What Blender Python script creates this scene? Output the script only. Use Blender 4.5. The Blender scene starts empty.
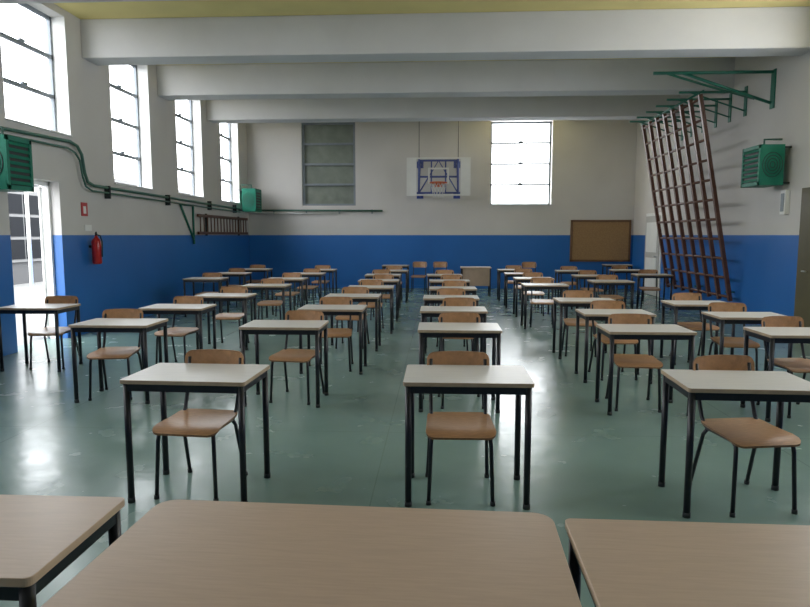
import bpy, math, random
from mathutils import Vector, Matrix
random.seed(7)
S=bpy.context.scene
COL=S.collection

# ------------------------------------------------------------ materials
def new_mat(name):
    m=bpy.data.materials.new(name); m.use_nodes=True
    nt=m.node_tree; b=nt.nodes['Principled BSDF']
    return m,nt,b
def simple(name,col,rough=.5,metal=0,noise=.0,nscale=20,bump=0,bscale=200,stretch=None,spec=None):
    m,nt,b=new_mat(name)
    b.inputs['Roughness'].default_value=rough
    b.inputs['Metallic'].default_value=metal
    b.inputs['Base Color'].default_value=(*col,1)
    if spec is not None: b.inputs['Specular IOR Level'].default_value=spec
    if noise>0 or bump>0:
        tc=nt.nodes.new('ShaderNodeTexCoord'); mp=nt.nodes.new('ShaderNodeMapping')
        nt.links.new(tc.outputs['Object'],mp.inputs['Vector'])
        if stretch: mp.inputs['Scale'].default_value=stretch
    if noise>0:
        n=nt.nodes.new('ShaderNodeTexNoise'); n.inputs['Scale'].default_value=nscale; n.inputs['Detail'].default_value=6
        nt.links.new(mp.outputs['Vector'],n.inputs['Vector'])
        r=nt.nodes.new('ShaderNodeValToRGB')
        r.color_ramp.elements[0].position=.3; r.color_ramp.elements[1].position=.7
        r.color_ramp.elements[0].color=(*[c*(1-noise) for c in col],1)
        r.color_ramp.elements[1].color=(*[min(1,c*(1+noise)) for c in col],1)
        nt.links.new(n.outputs['Fac'],r.inputs['Fac']); nt.links.new(r.outputs['Color'],b.inputs['Base Color'])
    if bump>0:
        n2=nt.nodes.new('ShaderNodeTexNoise'); n2.inputs['Scale'].default_value=bscale
        nt.links.new(mp.outputs['Vector'],n2.inputs['Vector'])
        bp=nt.nodes.new('ShaderNodeBump'); bp.inputs['Strength'].default_value=bump; bp.inputs['Distance'].default_value=.01
        nt.links.new(n2.outputs['Fac'],bp.inputs['Height']); nt.links.new(bp.outputs['Normal'],b.inputs['Normal'])
    return m
M={}
def wall_mat(name,upper,lower,zsplit):
    m,nt,b=new_mat(name)
    g=nt.nodes.new('ShaderNodeNewGeometry'); sx=nt.nodes.new('ShaderNodeSeparateXYZ')
    nt.links.new(g.outputs['Position'],sx.inputs[0])
    gt=nt.nodes.new('ShaderNodeMath'); gt.operation='GREATER_THAN'; gt.inputs[1].default_value=zsplit
    nt.links.new(sx.outputs['Z'],gt.inputs[0])
    n=nt.nodes.new('ShaderNodeTexNoise'); n.inputs['Scale'].default_value=.8; n.inputs['Detail'].default_value=8
    nt.links.new(g.outputs['Position'],n.inputs['Vector'])
    def ramp(c,a):
        r=nt.nodes.new('ShaderNodeValToRGB')
        r.color_ramp.elements[0].position=.3; r.color_ramp.elements[1].position=.7
        r.color_ramp.elements[0].color=(*[x*(1-a) for x in c],1); r.color_ramp.elements[1].color=(*[min(1,x*(1+a)) for x in c],1)
        nt.links.new(n.outputs['Fac'],r.inputs['Fac']); return r
    ru=ramp(upper,.05); rl=ramp(lower,.08)
    mx=nt.nodes.new('ShaderNodeMixRGB')
    nt.links.new(gt.outputs[0],mx.inputs['Fac']); nt.links.new(rl.outputs['Color'],mx.inputs['Color1']); nt.links.new(ru.outputs['Color'],mx.inputs['Color2'])
    nt.links.new(mx.outputs['Color'],b.inputs['Base Color'])
    rr=nt.nodes.new('ShaderNodeMapRange'); rr.inputs['To Min'].default_value=.38; rr.inputs['To Max'].default_value=.85
    nt.links.new(gt.outputs[0],rr.inputs['Value']); nt.links.new(rr.outputs['Result'],b.inputs['Roughness'])
    return m
M['wall']=wall_mat('wall_paint',(.62,.595,.575),(.015,.135,.45),1.61)
M['beam']=simple('beam_plaster',(.64,.635,.64),.85,noise=.04,nscale=1.5)
M['ceil']=simple('ceiling_yellow_paint',(.78,.66,.28),.85,noise=.04,nscale=2)
M['reveal']=simple('white_reveal',(.8,.8,.78),.8,noise=.02,nscale=3)
M['black']=simple('black_painted_steel',(.008,.009,.014),.38,metal=0,noise=.2,nscale=30)
M['lam']=simple('grey_laminate',(.60,.585,.56),.36,noise=.05,nscale=3,stretch=(2,18,2))
M['edge']=simple('beech_edging',(.42,.31,.21),.45,noise=.1,nscale=20)
M['ply']=simple('beech_plywood',(.44,.235,.11),.34,noise=.18,nscale=6,stretch=(3,20,3))
M['plyd']=simple('plywood_edge',(.22,.12,.06),.5,noise=.2,nscale=60)
M['wood']=simple('beech_table_laminate',(.46,.34,.25),.34,noise=.06,nscale=5,stretch=(2,22,2))
M['wedge']=simple('table_edge_band',(.56,.41,.28),.4,noise=.06,nscale=20)
M['brown']=simple('varnished_brown_wood',(.115,.045,.026),.45,noise=.2,nscale=8,stretch=(4,4,30))
M['green']=simple('green_painted_steel',(.015,.15,.10),.45,noise=.08,nscale=8)
M['pipe']=simple('grey_green_pipe_paint',(.05,.14,.105),.5,noise=.08,nscale=8)
M['gheat']=simple('green_heater_enamel',(.010,.17,.11),.55,noise=.08,nscale=8,spec=.25)
M['dark']=simple('dark_grille',(.015,.02,.02),.6)
M['frame']=simple('window_frame_grey_paint',(.22,.25,.28),.5,noise=.08,nscale=10)
M['white']=simple('white_enamel',(.78,.78,.76),.45,noise=.03,nscale=5)
M['red']=simple('red_enamel',(.45,.012,.010),.3,noise=.05,nscale=10)
M['orange']=simple('orange_rim_steel',(.65,.12,.03),.4)
M['bluest']=simple('blue_painted_steel',(.03,.06,.28),.4)
M['cork']=simple('cork_board',(.34,.20,.09),.85,noise=.2,nscale=60)
M['bframe']=simple('board_wood_frame',(.16,.08,.035),.5,noise=.15,nscale=12)
M['shut']=simple('grey_green_boarding',(.20,.225,.19),.7,noise=.15,nscale=4)
M['door']=simple('pale_grey_door_paint',(.50,.49,.47),.5,noise=.03,nscale=3)
M['khaki']=simple('khaki_door_paint',(.085,.072,.028),.5,noise=.08,nscale=3)
M['net']=simple('white_cord',(.7,.7,.7),.8)
M['chrome']=simple('steel_handle',(.5,.5,.5),.3,metal=1)
M['facade']=simple('outside_render',(.050,.050,.052),.9,noise=.08,nscale=1)
M['ofr']=simple('outside_window_surround',(.10,.10,.10),.8,noise=.05,nscale=3)
M['opane']=simple('outside_window_pane',(.005,.006,.008),.8,spec=.1)
M['pave']=simple('outside_paving',(.14,.14,.135),.9,noise=.1,nscale=2)
def glass_mat(name,tint=(1,1,1),gl=.06):
    m=bpy.data.materials.new(name); m.use_nodes=True; nt=m.node_tree
    nt.nodes.clear(); o=nt.nodes.new('ShaderNodeOutputMaterial'); t=nt.nodes.new('ShaderNodeBsdfTransparent'); g=nt.nodes.new('ShaderNodeBsdfGlossy')
    t.inputs['Color'].default_value=(*tint,1); g.inputs['Roughness'].default_value=.03
    mx=nt.nodes.new('ShaderNodeMixShader'); mx.inputs[0].default_value=gl
    nt.links.new(t.outputs[0],mx.inputs[1]); nt.links.new(g.outputs[0],mx.inputs[2]); nt.links.new(mx.outputs[0],o.inputs['Surface'])
    return m
M['glass']=glass_mat('window_glass')
M['dglass']=glass_mat('door_glass',gl=.01)
M['acry']=glass_mat('backboard_acrylic',(.95,.97,1),.08)
# floor
def floor_mat():
    m,nt,b=new_mat('green_resin_floor')
    g=nt.nodes.new('ShaderNodeNewGeometry')
    n=nt.nodes.new('ShaderNodeTexNoise'); n.inputs['Scale'].default_value=.7; n.inputs['Detail'].default_value=9; n.inputs['Roughness'].default_value=.65
    nt.links.new(g.outputs['Position'],n.inputs['Vector'])
    r=nt.nodes.new('ShaderNodeValToRGB'); r.color_ramp.elements[0].position=.32; r.color_ramp.elements[1].position=.68
    r.color_ramp.elements[0].color=(.150,.240,.215,1); r.color_ramp.elements[1].color=(.185,.285,.258,1)
    nt.links.new(n.outputs['Fac'],r.inputs['Fac'])
    br=nt.nodes.new('ShaderNodeTexBrick'); br.offset=0; br.inputs['Scale'].default_value=1
    br.inputs['Brick Width'].default_value=3.0; br.inputs['Row Height'].default_value=3.0; br.inputs['Mortar Size'].default_value=.005
    br.inputs['Mortar Smooth'].default_value=.3
    mp=nt.nodes.new('ShaderNodeMapping'); mp.inputs['Location'].default_value=(.4,.9,0)
    nt.links.new(g.outputs['Position'],mp.inputs['Vector']); nt.links.new(mp.outputs['Vector'],br.inputs['Vector'])
    mx=nt.nodes.new('ShaderNodeMixRGB'); mx.inputs['Color2'].default_value=(.07,.12,.10,1)
    mu=nt.nodes.new('ShaderNodeMath'); mu.operation='MULTIPLY'; mu.inputs[1].default_value=.45
    nt.links.new(br.outputs['Fac'],mu.inputs[0]); nt.links.new(mu.outputs[0],mx.inputs['Fac'])
    nt.links.new(r.outputs['Color'],mx.inputs['Color1']); nt.links.new(mx.outputs['Color'],b.inputs['Base Color'])
    n2=nt.nodes.new('ShaderNodeTexNoise'); n2.inputs['Scale'].default_value=2.5; n2.inputs['Detail'].default_value=8
    nt.links.new(g.outputs['Position'],n2.inputs['Vector'])
    rr=nt.nodes.new('ShaderNodeMapRange'); rr.inputs['From Min'].default_value=.3; rr.inputs['From Max'].default_value=.7
    rr.inputs['To Min'].default_value=.19; rr.inputs['To Max'].default_value=.29
    nt.links.new(n2.outputs['Fac'],rr.inputs['Value']); nt.links.new(rr.outputs['Result'],b.inputs['Roughness'])
    b.inputs['Specular IOR Level'].default_value=.42
    n3=nt.nodes.new('ShaderNodeTexNoise'); n3.inputs['Scale'].default_value=6
    nt.links.new(g.outputs['Position'],n3.inputs['Vector'])
    bp=nt.nodes.new('ShaderNodeBump'); bp.inputs['Strength'].default_value=.12; bp.inputs['Distance'].default_value=.02
    nt.links.new(n3.outputs['Fac'],bp.inputs['Height']); nt.links.new(bp.outputs['Normal'],b.inputs['Normal'])
    return m
M['floor']=floor_mat()

# ------------------------------------------------------------ mesh builder
class MB:
    def __init__(s): s.v=[]; s.f=[]; s.mi=[]; s.mats=[]; s.sm=[]
    def _m(s,k):
        if k not in s.mats: s.mats.append(k)
        return s.mats.index(k)
    def quad(s,pts,k,smooth=False):
        n=len(s.v); s.v+= [tuple(p) for p in pts]; s.f.append(tuple(range(n,n+len(pts)))); s.mi.append(s._m(k)); s.sm.append(smooth)
    def box(s,x0,x1,y0,y1,z0,z1,k,T=None):
        P=[(x0,y0,z0),(x1,y0,z0),(x1,y1,z0),(x0,y1,z0),(x0,y0,z1),(x1,y0,z1),(x1,y1,z1),(x0,y1,z1)]
        if T is not None: P=[tuple(T@Vector(p)) for p in P]
        n=len(s.v); s.v+=P
        for f in [(0,3,2,1),(4,5,6,7),(0,1,5,4),(1,2,6,5),(2,3,7,6),(3,0,4,7)]:
            s.f.append(tuple(n+i for i in f)); s.mi.append(s._m(k)); s.sm.append(False)
    def prism(s,outline,z0,z1,k,kside=None,bev=0):
        kside=kside or k; N=len(outline)
        cx=sum(p[0] for p in outline)/N; cy=sum(p[1] for p in outline)/N
        def ring(z,off):
            r=[]
            for x,y in outline:
                d=Vector((x-cx,y-cy)); L=d.length or 1
                r.append((x-d.x/L*off,y-d.y/L*off,z))
            return r
        rings=[ring(z0,bev),ring(z0+bev,0),ring(z1-bev,0),ring(z1,bev)] if bev else [ring(z0,0),ring(z1,0)]
        n=len(s.v)
        for r in rings: s.v+=r
        for j in range(len(rings)-1):
            for i in range(N):
                a=n+j*N+i; b=n+j*N+(i+1)%N
                s.f.append((a,b,b+N,a+N)); s.mi.append(s._m(kside)); s.sm.append(False)
        s.f.append(tuple(n+i for i in reversed(range(N)))); s.mi.append(s._m(k)); s.sm.append(False)
        t=n+(len(rings)-1)*N
        s.f.append(tuple(t+i for i in range(N))); s.mi.append(s._m(k)); s.sm.append(False)
    def tube(s,pts,r,k,seg=10,closed=False,cap=True):
        pts=[Vector(p) for p in pts]; N=len(pts); n=len(s.v)
        prev=None
        for i,p in enumerate(pts):
            if closed: d=(pts[(i+1)%N]-pts[i-1])
            elif i==0: d=pts[1]-p
            elif i==N-1: d=p-pts[-2]
            else: d=(pts[i+1]-p).normalized()+(p-pts[i-1]).normalized()
            d.normalize()
            if prev is None:
                a=Vector((0,0,1)) if abs(d.z)<.9 else Vector((1,0,0))
                u=d.cross(a).normalized()
            else:
                u=(prev-d*prev.dot(d)).normalized()
            prev=u; w=d.cross(u)
            rr=r if not isinstance(r,(list,tuple)) else r[i]
            for j in range(seg):
                t=2*math.pi*j/seg
                s.v.append(tuple(p+u*math.cos(t)*rr+w*math.sin(t)*rr))
        m=N if closed else N-1
        for i in range(m):
            for j in range(seg):
                a=n+i*seg+j; b=n+i*seg+(j+1)%seg
                i2=(i+1)%N
                c=n+i2*seg+(j+1)%seg; d_=n+i2*seg+j
                s.f.append((a,b,c,d_)); s.mi.append(s._m(k)); s.sm.append(True)
        if cap and not closed:
            s.f.append(tuple(n+j for j in reversed(range(seg)))); s.mi.append(s._m(k)); s.sm.append(False)
            s.f.append(tuple(n+(N-1)*seg+j for j in range(seg))); s.mi.append(s._m(k)); s.sm.append(False)
    def sheet(s,fn,us,vs,off,k,kside):
        nu=len(us); nv=len(vs); n=len(s.v)
        for L in (0,1):
            for v in vs:
                for u in us: s.v.append(tuple(fn(u,v)+(off if L else Vector((0,0,0)))))
        B=nu*nv
        def idx(L,i,j): return n+L*B+j*nu+i
        for j in range(nv-1):
            for i in range(nu-1):
                s.f.append((idx(1,i,j),idx(1,i+1,j),idx(1,i+1,j+1),idx(1,i,j+1))); s.mi.append(s._m(k)); s.sm.append(True)
                s.f.append((idx(0,i,j+1),idx(0,i+1,j+1),idx(0,i+1,j),idx(0,i,j))); s.mi.append(s._m(k)); s.sm.append(True)
        bd=[(i,0) for i in range(nu)]+[(nu-1,j) for j in range(1,nv)]+[(i,nv-1) for i in range(nu-2,-1,-1)]+[(0,j) for j in range(nv-2,0,-1)]
        m0=len(s.v)
        for (i,j) in bd:
            s.v.append(s.v[idx(0,i,j)]); s.v.append(s.v[idx(1,i,j)])
        Nb=len(bd)
        for q in range(Nb):
            a=m0+2*q; b=m0+2*((q+1)%Nb)
            s.f.append((a,b,b+1,a+1)); s.mi.append(s._m(kside)); s.sm.append(True)
    def mesh(s,name):
        me=bpy.data.meshes.new(name); me.from_pydata(s.v,[],s.f)
        for k in s.mats: me.materials.append(M[k])
        for p,mi,sm in zip(me.polygons,s.mi,s.sm): p.material_index=mi; p.use_smooth=sm
        me.update(); return me
    def obj(s,name,loc=(0,0,0),rot=0):
        o=bpy.data.objects.new(name,s.mesh(name)); COL.objects.link(o); o.location=loc; o.rotation_euler=(0,0,rot); return o
def bevel(o,w=.004,seg=2):
    b=o.modifiers.new('bevel','BEVEL'); b.width=w; b.segments=seg; b.limit_method='ANGLE'; b.angle_limit=.6; return o

# ------------------------------------------------------------ room shell
XL,XR=-5.8,5.8; Y0,Y1=-3.2,19.5; ZC=5.08; TH=.32; SPLIT=1.61
def wall_with_holes(name,axis,pos,out,a0,a1,holes):
    mb=MB()
    cuts=sorted(set([a0,a1]+[h[0] for h in holes]+[h[1] for h in holes]))
    p0,p1=(pos,pos+out*TH) if out>0 else (pos+out*TH,pos)
    def bx(u0,u1,z0,z1):
        if axis=='x': mb.box(p0,p1,u0,u1,z0,z1,'wall')
        else: mb.box(u0,u1,p0,p1,z0,z1,'wall')
    for c0,c1 in zip(cuts[:-1],cuts[1:]):
        mid=(c0+c1)/2; hs=sorted([h for h in holes if h[0]<mid<h[1]],key=lambda h:h[2])
        z=0
        for h in hs:
            if h[2]>z: bx(c0,c1,z,h[2])
            z=h[3]
        if z<ZC: bx(c0,c1,z,ZC)
    return mb.obj(name)
WT=4.97
left_w=[(8.5,10.05,3.15,WT),(11.35,12.9,2.52,WT),(14.2,15.75,2.52,WT),(17.1,18.65,2.52,WT),(5.65,7.2,2.52,WT),(2.8,4.35,2.52,WT),(-.05,1.5,2.52,WT)]  # trailing openings beside the camera are unseen windows, added for fill daylight
left_d=[(8.45,9.65,0,2.42)]
right_w=[(8.0,9.55,2.52,WT),(5.15,6.7,2.52,WT),(2.3,3.85,2.52,WT)]
back_w=[(1.55,3.36,2.5,WT)]
back_b=(-4.13,-2.5,2.5,WT)
wall_with_holes('wall_left','x',XL,-1,Y0,Y1,left_w+left_d)
wall_with_holes('wall_right','x',XR,1,Y0,Y1,right_w)
wall_with_holes('wall_back','y',Y1,1,XL-TH,XR+TH,back_w+[back_b])
wall_with_holes('wall_front','y',Y0,-1,XL-TH,XR+TH,[])
mb=MB(); mb.box(XL-TH,XR+TH,Y0-TH,Y1+TH,-.2,0,'floor'); mb.obj('floor')
mb=MB(); mb.box(XL-TH,XR+TH,Y0-TH,Y1+TH,ZC,ZC+.25,'ceil'); mb.obj('ceiling')
for i,yb in enumerate([-.7,2.15,5.0,7.8,10.7,13.52,16.35]):
    mb=MB(); mb.box(XL,XR,yb-.22,yb+.26,4.47,ZC,'beam'); bevel(mb.obj('ceiling_beam'),.015)
mb=MB(); mb.box(XR-.015,XR,Y0,Y1,0,.08,'wall'); mb.obj('baseboard_right')
mb=MB(); mb.box(XL,XL+.015,9.7,Y1,0,.08,'wall'); mb.obj('baseboard_left')
mb=MB(); mb.box(XL+.02,XR-.02,Y1-.015,Y1,0,.08,'wall'); mb.obj('baseboard_back')

wn=[0]
def window(axis,pos,out,h,bars=4,vert=True):
    wn[0]+=1
    a0,a1,z0,z1=h; mb=MB(); ft=.055; d=.05
    g=pos+out*(TH-.08)
    def bx(u0,u1,zz0,zz1,k='frame',dd=d,o=0):
        if axis=='x': mb.box(g-dd/2+o,g+dd/2+o,u0,u1,zz0,zz1,k)
        else: mb.box(u0,u1,g-dd/2+o,g+dd/2+o,zz0,zz1,k)
    bx(a0,a0+ft,z0,z1); bx(a1-ft,a1,z0,z1); bx(a0,a1,z0,z0+ft); bx(a0,a1,z1-ft,z1)
    for i in range(1,bars):
        z=z0+(z1-z0)*i/bars; bx(a0,a1,z-.028,z+.028)
        bx((a0+a1)/2-.06,(a0+a1)/2+.06,z+.028,z+.06,'frame',.03,-out*.03)
    if axis=='x': mb.quad([(g,a0,z0),(g,a1,z0),(g,a1,z1),(g,a0,z1)],'glass')
    else: mb.quad([(a0,g,z0),(a1,g,z0),(a1,g,z1),(a0,g,z1)],'glass')
    if axis=='x':
        s0,s1=sorted((pos-out*.03,pos+out*(TH-.1))); mb.box(s0,s1,a0,a1,z0,z0+.02,'reveal')
        for q0,q1 in ((a0,a0+.012),(a1-.012,a1)):
            s0,s1=sorted((pos,pos+out*(TH-.1))); mb.box(s0,s1,q0,q1,z0,z1,'reveal')
    else: mb.box(a0,a1,pos-.03,pos+TH-.1,z0,z0+.02,'reveal')
    mb.obj('window_%d'%wn[0])
def portal(axis,pos,out,h,k=0):
    a0,a1,z0,z1=h
    L=bpy.data.lights.new('daylight_portal','AREA'); L.shape='RECTANGLE'; L.cycles.is_portal=True
    o=bpy.data.objects.new('daylight_portal',L); COL.objects.link(o)
    if axis=='x':
        o.location=(pos+out*(TH+.02),(a0+a1)/2,(z0+z1)/2)
        L.size=z1-z0; L.size_y=a1-a0
        o.rotation_euler=(0,math.pi/2*out,0)
    else:
        o.location=((a0+a1)/2,pos+out*(TH+.02),(z0+z1)/2)
        L.size=a1-a0; L.size_y=z1-z0
        o.rotation_euler=(-math.pi/2,0,0)
for h in left_w: window('x',XL,-1,h,3 if h[2]>3 else 4); portal('x',XL,-1,h)
for h in right_w: window('x',XR,1,h); portal('x',XR,1,h)
for h in back_w: window('y',Y1,1,h); portal('y',Y1,1,h)
portal('x',XL,-1,left_d[0])
# boarded window
mb=MB(); a0,a1,z0,z1=back_b
mb.box(a0,a1,Y1+.12,Y1+.16,z0,z1,'shut')
for x in (a0,a1-.07): mb.box(x,x+.07,Y1+.05,Y1+.12,z0,z1,'frame')
for i in range(5):
    z=z0+(z1-z0-.05)*i/4; mb.box(a0,a1,Y1+.03,Y1+.12,z,z+.06,'frame')
mb.obj('boarded_window')

# left glazed door
mb=MB(); y0,y1,z0,z1=left_d[0]; xf=XL-.2
mb.box(xf-.05,xf+.05,y0+.002,y0+.05,0,z1-.002,'white'); mb.box(xf-.05,xf+.05,y1-.05,y1-.002,0,z1-.002,'white'); mb.box(xf-.05,xf+.05,y0+.002,y1-.002,z1-.06,z1-.002,'white')
def leaf(T,w):
    mb.box(0,.05,-.02,.02,.02,z1-.08,'white',T); mb.box(w-.05,w,-.02,.02,.02,z1-.08,'white',T)
    for z in (.02,.72,z1-.15): mb.box(0,w,-.02,.02,z,z+.07,'white',T)
    mb.box(.05,w-.05,-.005,.005,.09,.72,'white',T)
    mb.quad([T@Vector(p) for p in [(.05,0,.79),(w-.05,0,.79),(w-.05,0,z1-.15),(.05,0,z1-.15)]],'dglass')
leaf(Matrix.Translation((xf-.06,y1-.06,0))@Matrix.Rotation(math.radians(145),4,'Z'),.54)
leaf(Matrix.Translation((xf-.06,y0+.06,0))@Matrix.Rotation(math.radians(215),4,'Z'),.54)
mb.obj('door_1')
mb=MB(); mb.box(XR-.03,XR-.001,17.0,18.25,.0,2.2,'white'); mb.box(XR-.06,XR-.03,17.08,18.17,.01,2.12,'door')
mb.box(XR-.075,XR-.06,17.2,18.05,1.15,1.95,'white'); mb.box(XR-.075,XR-.06,17.2,18.05,.2,1.0,'white')
mb.tube([(XR-.06,17.2,1.05),(XR-.12,17.2,1.05),(XR-.12,17.33,1.05)],.012,'chrome'); bevel(mb.obj('door_2'),.006)
mb=MB(); mb.box(XR-.04,XR-.001,9.4,10.6,0,2.35,'khaki'); mb.box(XR-.07,XR-.04,9.5,10.5,.01,2.25,'khaki')
mb.box(XR-.08,XR-.07,9.62,10.38,1.2,2.1,'khaki'); mb.tube([(XR-.07,10.3,1.05),(XR-.13,10.3,1.05),(XR-.13,10.18,1.05)],.012,'chrome'); bevel(mb.obj('door_3'),.006)

# ------------------------------------------------------------ outside
mb=MB(); mb.box(-30,XL-TH,-12,40,-.25,-.05,'pave'); mb.obj('outside_courtyard_ground')
mb=MB(); mb.box(-16,-14.2,0,40,-.05,3.9,'facade')
for i in range(12):
    y=1+i*3.2
    mb.box(-14.2,-14.12,y,y+2.2,.7,3.1,'ofr')
    for a in (0,1):
        for b_ in (0,1,2):
            mb.box(-14.14,-14.1,y+.12+a*1.02,y+1.06+a*1.02,.8+b_*.76,1.46+b_*.76,'opane')
mb.box(-16.1,-14.0,0,40,3.9,4.05,'ofr'); mb.obj('outside_building')

# ------------------------------------------------------------ desk + chair
def rrect(w,d,r,n=5):
    out=[]
    for cx,cy,a in ((w/2-r,-d/2+r,-90),(w/2-r,d/2-r,0),(-w/2+r,d/2-r,90),(-w/2+r,-d/2+r,180)):
        for i in range(n+1):
            t=math.radians(a+90*i/n); out.append((cx+r*math.cos(t),cy+r*math.sin(t)))
    return out
def desk_mesh(w=.76,d=.52,h=.76,top='lam',edge='edge',name='school_desk',r=.018,legr=.0195):
    mb=MB(); mb.prism(rrect(w,d,r),h-.024,h,top,edge,bev=.002)
    i=.03; x=w/2-i; y=d/2-i; zt=h-.025
    for sx in(-1,1):
        mb.box(sx*x-.013,sx*x+.013,-y,y,zt-.045,zt,'black')
        mb.tube([(sx*x,-y,.012),(sx*x,-y,zt-.001)],legr,'black',12); mb.tube([(sx*x,y,.012),(sx*x,y,zt-.001)],legr,'black',12)
        for sy in(-1,1): mb.tube([(sx*x,sy*y,0),(sx*x,sy*y,.03)],legr+.002,'dark',12)
    for sy in(-1,1): mb.box(-x,x,sy*y-.013,sy*y+.013,zt-.045,zt,'black')
    return mb.mesh(name)
def chair_mesh():
    mb=MB(); W=.212; L=.205; R=.055
    vs=[-1,-.985,-.94,-.86,-.74,-.5,-.2,.15,.5,.74,.86,.94,.985,1]
    us=[-1,-.9,-.7,-.4,0,.4,.7,.9,1]
    def seat(u,v):
        a=abs(v)*L-(L-R); w=W if a<=0 else W-R+math.sqrt(max(0,R*R-a*a))
        y=v*L; z=.44-.012*(1-(u*u))*(1-v*v)
        if v<-.5: z-=.03*((-.5-v)/.5)**2
        z+= .012*max(0,v)**2
        return Vector((u*w*(1-.06*(v+1)/2),y+.0,z))
    mb.sheet(seat,us,vs,Vector((0,0,.012)),'ply','plyd')
    H=.085; BW=.205
    def back(u,v):
        a=abs(v)*H-(H-.05); w=BW if a<=0 else BW-.05+math.sqrt(max(0,.0025-a*a))
        z=.76+v*H
        return Vector((u*w,.292+.045*(1-u*u)-.03+.16*(z-.745)+.012,z))
    mb.sheet(back,us,vs,Vector((0,-.011,0)),'ply','plyd')
    r=.0125
    for s in(-1,1):
        x=s*.175
        mb.tube([(s*.192,-.18,0),(x+s*.004,-.16,.36),(x,-.152,.405),(x,-.12,.427),(x,0,.427),(x,.13,.427),(x,.17,.44),(x*1.01,.2,.48),(x*1.02,.245,.6),(x*1.02,.275,.72),(x*1.02,.287,.80)],r,'black',9)
        mb.tube([(s*.198,.27,0),(s*.182,.165,.38),(x,.135,.42)],r,'black',9)
        mb.tube([(s*.192,-.18,0),(s*.192,-.179,.025)],.016,'dark',9); mb.tube([(s*.198,.27,0),(s*.197,.264,.025)],.016,'dark',9)
    mb.tube([(-.175,-.12,.421),(.175,-.12,.421)],r*.9,'black',8); mb.tube([(-.175,.12,.421),(.175,.12,.421)],r*.9,'black',8)
    return mb.mesh('school_chair')
DM=desk_mesh(); CM=chair_mesh()
def place(me,name,x,y,rot=0):
    o=bpy.data.objects.new(name,me); COL.objects.link(o); o.location=(x,y,0); o.rotation_euler=(0,0,math.radians(rot)); return o
def station(x,yf,cdx=0,cdy=0,crot=0,drot=0):
    yc=yf+.26
    place(DM,'school_desk',x,yc,drot)
    place(CM,'school_chair',x+cdx,yc+.03+cdy,crot)
station(-1.49,3.60,-.02,-.03,-5,-2)
station(.18,3.64,-.04,-.05,1)
station(1.79,3.56,.07,-.02,9,-2)
station(-3.13,5.85,-.10,.03,8)
station(-1.47,5.8,.08,.03,-8)
station(.20,5.7,.03,.04,3)
station(1.90,5.68,-.05,.04,-4)
station(3.22,5.55,.06,.05,6)
station(-4.82,7.2,.1,.05,6)
station(-3.12,7.25,-.05,.04,-8)
station(-1.24,7.25,.0,.05,5)
station(.18,7.15,.06,.12,-5)
station(1.97,6.95,.04,.06,4)
station(3.32,6.75,-.06,.1,-6)
station(-3.04,8.75,.02,.05,3)
station(-1.2,8.75,-.04,.08,-4)
station(.18,8.6,.03,.05,4)
station(1.95,8.3,-.03,.1,-5)
station(3.3,8.0,.05,.1,8)
cols={-4.6:[12.3,14.0,15.7],-2.95:[10.6,12.3,14.0,15.6],-1.15:[10.3,11.9,13.6,15.3],
      .2:[10.1,11.8,13.6],1.9:[11.0,12.6,14.2,15.8],3.25:[11.9,13.6,15.4],4.7:[14.0,15.8]}
for x,ys in cols.items():
    for y in ys:
        station(x+random.uniform(-.06,.06),y+random.uniform(-.05,.05),random.uniform(-.05,.05),random.uniform(.02,.14),random.uniform(-9,9),random.uniform(-2,2))
for x in (-.55,.05,2.6): place(CM,'school_chair',x,18.3,random.uniform(-10,10))
place(DM,'school_desk',-1.2,18.2,0); place(DM,'school_desk',5.2,18.9,0)
# foreground tables
TD=desk_mesh(.78,.5,.76,'wood','wedge','foreground_desk',.02)
place(TD,'school_desk',-1.40,1.71,0); place(TD,'school_desk',.77,1.62,-1)
TT=desk_mesh(1.235,.78,.765,'wood','wedge','teacher_table',.06,.02)
place(TT,'teacher_table',-.28,1.53,-2.0)
mb=MB(); mb.prism(rrect(.8,.55,.02),.74,.77,'lam','wedge',.002)
mb.box(-.36,.36,-.23,-.21,.28,.74,'wood')
for sx in(-1,1):
    for sy in(-1,1): mb.tube([(sx*.37,sy*.24,0),(sx*.37,sy*.24,.74)],.018,'black')
mb.box(.1,.34,-.2,.2,.45,.74,'wood'); mb.obj('teacher_desk',(1.0,17.1,0))

# ------------------------------------------------------------ basketball backboard
mb=MB(); yb=18.35; zb0,zb1=2.72,3.78
for (x0,x1,z0,z1) in [(-.9,-.86,zb0,zb1),(.86,.9,zb0,zb1),(-.9,.9,zb0,zb0+.04),(-.9,.9,zb1-.04,zb1)]:
    mb.box(x0,x1,yb-.02,yb+.02,z0,z1,'white')
mb.box(-.86,-.62,yb-.012,yb+.012,zb0+.04,zb1-.04,'white'); mb.box(.62,.86,yb-.012,yb+.012,zb0+.04,zb1-.04,'white')
mb.quad([(-.62,yb,zb0+.04),(.62,yb,zb0+.04),(.62,yb,zb1-.04),(-.62,yb,zb1-.04)],'acry')
for (x0,x1,z0,z1) in [(-.295,-.245,3.05,3.5),(.245,.295,3.05,3.5),(-.295,.295,3.05,3.1),(-.295,.295,3.45,3.5)]:
    mb.box(x0,x1,yb-.01,yb-.004,z0,z1,'white')
YW=Y1-.002
for x in(-.55,.55):
    for z in(2.8,3.7):
        mb.tube([(x,yb+.03,z),(x,YW-.02,z)],.03,'bluest'); mb.box(x-.1,x+.1,YW-.02,YW,z-.1,z+.1,'bluest')
    mb.tube([(x,yb+.03,2.8),(x,YW-.02,3.7)],.02,'bluest'); mb.tube([(x,yb+.03,2.76),(x,yb+.03,3.74)],.03,'bluest')
for z in (2.8,3.25,3.7): mb.tube([(-.55,yb+.04,z),(.55,yb+.04,z)],.028,'bluest')
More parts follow.
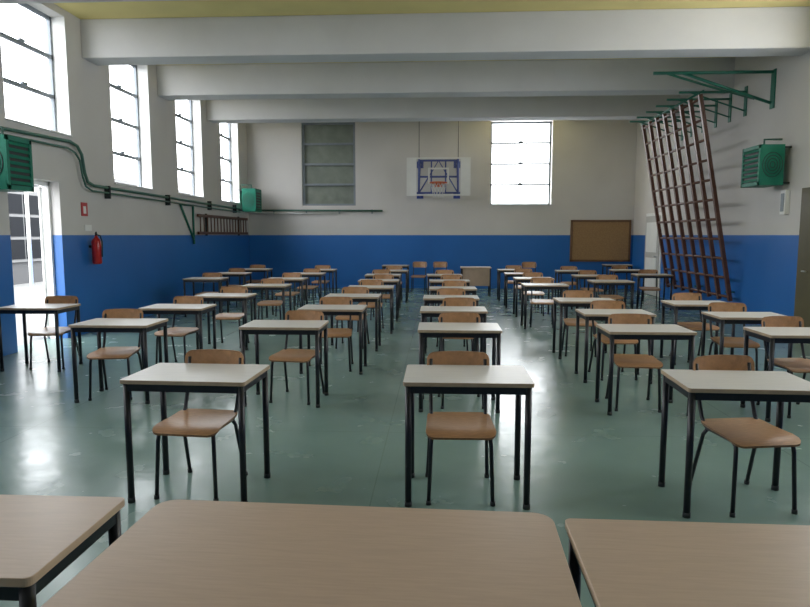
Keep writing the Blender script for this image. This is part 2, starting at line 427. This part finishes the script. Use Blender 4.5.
mb.tube([(-.55,yb+.05,2.8),(0,yb+.05,3.7),(.55,yb+.05,2.8)],.022,'bluest'); mb.tube([(-.2,yb+.06,2.8),(-.2,yb+.06,3.7)],.02,'bluest'); mb.tube([(.2,yb+.06,2.8),(.2,yb+.06,3.7)],.02,'bluest')
for x in(-.55,.55): mb.tube([(x,yb+.03,3.74),(x,yb+.03,ZC-.002)],.008,'dark')
mb.box(-.1,.1,yb-.14,yb-.02,2.96,3.08,'orange')
rc=Vector((0,yb-.38,3.05))
mb.tube([rc+Vector((math.cos(t)*.225,math.sin(t)*.225,0)) for t in [2*math.pi*i/24 for i in range(24)]],.02,'orange',8,closed=True)
for i in range(12):
    for sgn in(-1,1):
        pts=[]
        for j in range(5):
            t=2*math.pi*(i+sgn*j*.5)/12; rr=.225-.022*j
            pts.append(rc+Vector((math.cos(t)*rr,math.sin(t)*rr,-.1*j)))
        mb.tube(pts,.005,'net',4,cap=False)
mb.obj('basketball_hoop')

mb=MB(); mb.box(3.95,5.72,Y1-.04,Y1-.001,.82,2.06,'cork')
for a in [(3.95,5.72,.82,.88),(3.95,5.72,2.0,2.06),(3.95,4.01,.82,2.06),(5.66,5.72,.82,2.06)]: mb.box(a[0],a[1],Y1-.06,Y1-.035,a[2],a[3],'bframe')
mb.obj('notice_board')

# ------------------------------------------------------------ heaters
def heater(name,loc,out,w=.62,h=.66,d=.38):
    mb=MB()
    mb.box(-d/2,d/2,-w/2,w/2,-h/2,h/2,'gheat')
    f=-out
    xf=f*d/2
    def fb(a,b,y0,y1,z0,z1,k):
        mb.box(min(xf+f*a,xf+f*b),max(xf+f*a,xf+f*b),y0,y1,z0,z1,k)
    fb(0,.02,-w/2,w/2,h/2-.06,h/2,'gheat'); fb(0,.02,-w/2,w/2,-h/2,-h/2+.06,'gheat')
    fb(0,.02,-w/2,-w/2+.05,-h/2,h/2,'gheat'); fb(0,.02,w/2-.05,w/2,-h/2,h/2,'gheat')
    fb(0,.004,-w/2+.05,w/2-.05,-h/2+.06,h/2-.06,'dark')
    n=7
    for i in range(n):
        z=-h/2+.09+i*(h-.18)/(n-1)
        mb.quad([(xf+f*.002,-w/2+.05,z+.03),(xf+f*.002,w/2-.05,z+.03),(xf+f*.03,w/2-.05,z-.02),(xf+f*.03,-w/2+.05,z-.02)],'gheat')
    for r in (.05,.1,.15,.2):
        mb.tube([(math.cos(t)*r*.8,-w/2-.008,math.sin(t)*r) for t in [2*math.pi*i/20 for i in range(20)]],.006,'dark',5,closed=True)
    for z in(-h/2+.04,h/2-.04):
        for y in(-w/2+.06,w/2-.06):
            x0,x1=sorted((out*d/2,out*(d/2+.13))); mb.box(x0,x1,y-.015,y+.015,z-.015,z+.015,'dark')
    mb.tube([(0,0,h/2),(0,0,h/2+.12),(out*(d/2+.1),0,h/2+.12)],.018,'pipe')
    return bevel(mb.obj(name,loc),.008)
heater('wall_heater',(XL+.325,7.95,2.5),-1,w=.5)
heater('wall_heater',(XR-.325,11.3,2.76),1)
heater('wall_heater',(XL+.325,18.75,2.62),-1)

mb=MB(); x=XL+.06
mb.tube([(x,7.0,3.0),(x,8.0,3.0),(x,9.9,3.06),(x,10.1,3.02),(x,10.22,2.9),(x,10.28,2.62),(x,10.36,2.48),(x,10.55,2.43),(x,12,2.42),(x,18.4,2.36)],.025,'pipe')
mb.tube([(x+.02,7.0,2.9),(x+.02,9.8,2.95),(x+.02,10.0,2.9),(x+.02,10.12,2.8),(x+.02,10.18,2.55),(x+.02,10.26,2.4),(x+.02,10.45,2.34),(x+.02,18.4,2.27)],.016,'pipe')
for y in (11,13.5,16,18): mb.box(XL+.001,XL+.1,y-.02,y+.02,2.24,2.46,'dark')
mb.obj('heating_pipe')
mb=MB(); mb.tube([(XL+.2,Y1-.07,2.36),(-1.68,Y1-.07,2.34)],.03,'pipe'); mb.tube([(XL+.2,Y1-.07,2.28),(-3.2,Y1-.07,2.26)],.018,'white')
for x in(-5,-4,-3,-2): mb.box(x-.015,x+.015,Y1-.08,Y1-.001,2.25,2.38,'frame')
mb.obj('wall_conduit')

mb=MB(); X=XL+.12; Y=10.42
mb.tube([(X,Y,1.13),(X,Y,1.15),(X,Y,1.5),(X,Y,1.54),(X,Y,1.57),(X,Y,1.6)],[.06,.075,.075,.06,.03,.02],'red',16)
mb.tube([(X,Y,1.6),(X,Y,1.65)],.018,'dark'); mb.tube([(X,Y-.02,1.63),(X+.05,Y-.08,1.66)],.01,'dark')
mb.tube([(X,Y,1.62),(X+.07,Y,1.6),(X+.1,Y,1.5),(X+.09,Y,1.25)],.011,'dark'); mb.box(XL,X,Y-.02,Y+.02,1.4,1.44,'dark')
mb.obj('fire_extinguisher')
mb=MB(); mb.box(XL,XL+.012,10.22,10.40,1.92,2.14,'red'); mb.box(XL+.012,XL+.014,10.27,10.35,1.96,2.08,'white'); mb.obj('fire_extinguisher_sign')
mb=MB(); mb.box(XL,XL+.012,10.3,10.5,1.68,1.78,'white'); mb.obj('notice_sign')
mb=MB(); mb.box(XR-.08,XR-.001,11.0,11.16,1.95,2.35,'white'); mb.box(XR-.09,XR-.08,11.03,11.13,2.0,2.3,'frame'); bevel(mb.obj('electrical_switch_box'),.008)

mb=MB(); x=XL+.03
mb.tube([(x,14.2,2.3),(x,14.95,1.5)],.025,'green'); mb.tube([(x,14.95,2.3),(x,14.95,1.4)],.025,'green'); mb.tube([(x,14.2,2.3),(x,14.95,2.3)],.025,'green')
mb.obj('green_wall_bracket')
mb=MB()
for z in(1.66,2.08): mb.box(XL+.04,XL+.09,15.15,19.1,z-.035,z+.035,'brown')
for i in range(16):
    y=15.3+i*.245; mb.tube([(XL+.065,y,1.66),(XL+.065,y,2.08)],.016,'brown',8)
for y in (15.8,18.4): mb.box(XL+.001,XL+.05,y-.02,y+.02,1.6,2.14,'dark')
mb.obj('wooden_ladder')

# tilted climbing frame on the right wall
mb=MB()
B=lambda y,t:Vector((5.62+(4.9-5.62)*t,y,.42+(4.15-.42)*t))
ys=[12.6+i*(15.95-12.6)/7 for i in range(8)]
dirv=(B(0,1)-B(0,0)).normalized()
for y in ys:
    a=B(y,0)-dirv*.08; b=B(y,1)+dirv*.08
    n=dirv.cross(Vector((0,1,0)))
    T=Matrix(((n.x,0,dirv.x,a.x),(n.y,1,dirv.y,a.y),(n.z,0,dirv.z,a.z),(0,0,0,1)))
    mb.box(-.034,.034,-.036,.036,0,(b-a).length,'brown',T)
for i in range(11):
    t=i/10; p=B(0,t)
    mb.tube([(p.x,ys[0]-.04,p.z),(p.x,ys[-1]+.04,p.z)],.026,'brown',8)
mb.obj('climbing_frame')
mb=MB()
Z=4.42; XW=XR-.001
mb.tube([(3.74,11.75,Z),(XW,11.75,Z)],.028,'green'); mb.tube([(4.25,11.77,Z),(XW-.03,11.77,3.9)],.026,'green')
mb.tube([(4.0,11.8,Z),(5.0,12.2,4.25),(XW-.02,12.4,4.1)],.02,'green')
for y in [12.75,13.4,14.05,14.7,15.35,15.9]:
    mb.tube([(4.55,y,4.3),(XW,y,4.3)],.022,'green'); mb.tube([(4.75,y+.0,4.3),(XW-.02,y,3.95)],.015,'green')
    mb.box(XW-.02,XW,y-.05,y+.05,3.85,4.4,'green')
mb.tube([(4.9,12.5,4.27),(4.9,16.1,4.27)],.02,'green'); mb.box(XW-.02,XW,11.68,11.82,3.8,4.46,'green')
for y in (12.8,14.3,15.8): mb.tube([(5.62,y,.5),(XW,y,.5)],.015,'green')
mb.obj('green_support_bracket')

# ------------------------------------------------------------ world + camera
w=bpy.data.worlds.new('overcast_sky'); S.world=w; w.use_nodes=True
nt=w.node_tree; bg=nt.nodes['Background']
bg.inputs['Color'].default_value=(.93,.965,1,1); bg.inputs['Strength'].default_value=10.6
cam=bpy.data.cameras.new('camera'); co=bpy.data.objects.new('camera',cam); COL.objects.link(co); S.camera=co
cam.sensor_width=36; cam.lens=640/810*36; cam.clip_end=200
co.location=(0,0,1.61); co.rotation_euler=(math.radians(90-6.1),0,math.radians(2.95))
S.view_settings.view_transform='Standard'; S.view_settings.look='None'; S.view_settings.exposure=0; S.view_settings.gamma=1.03
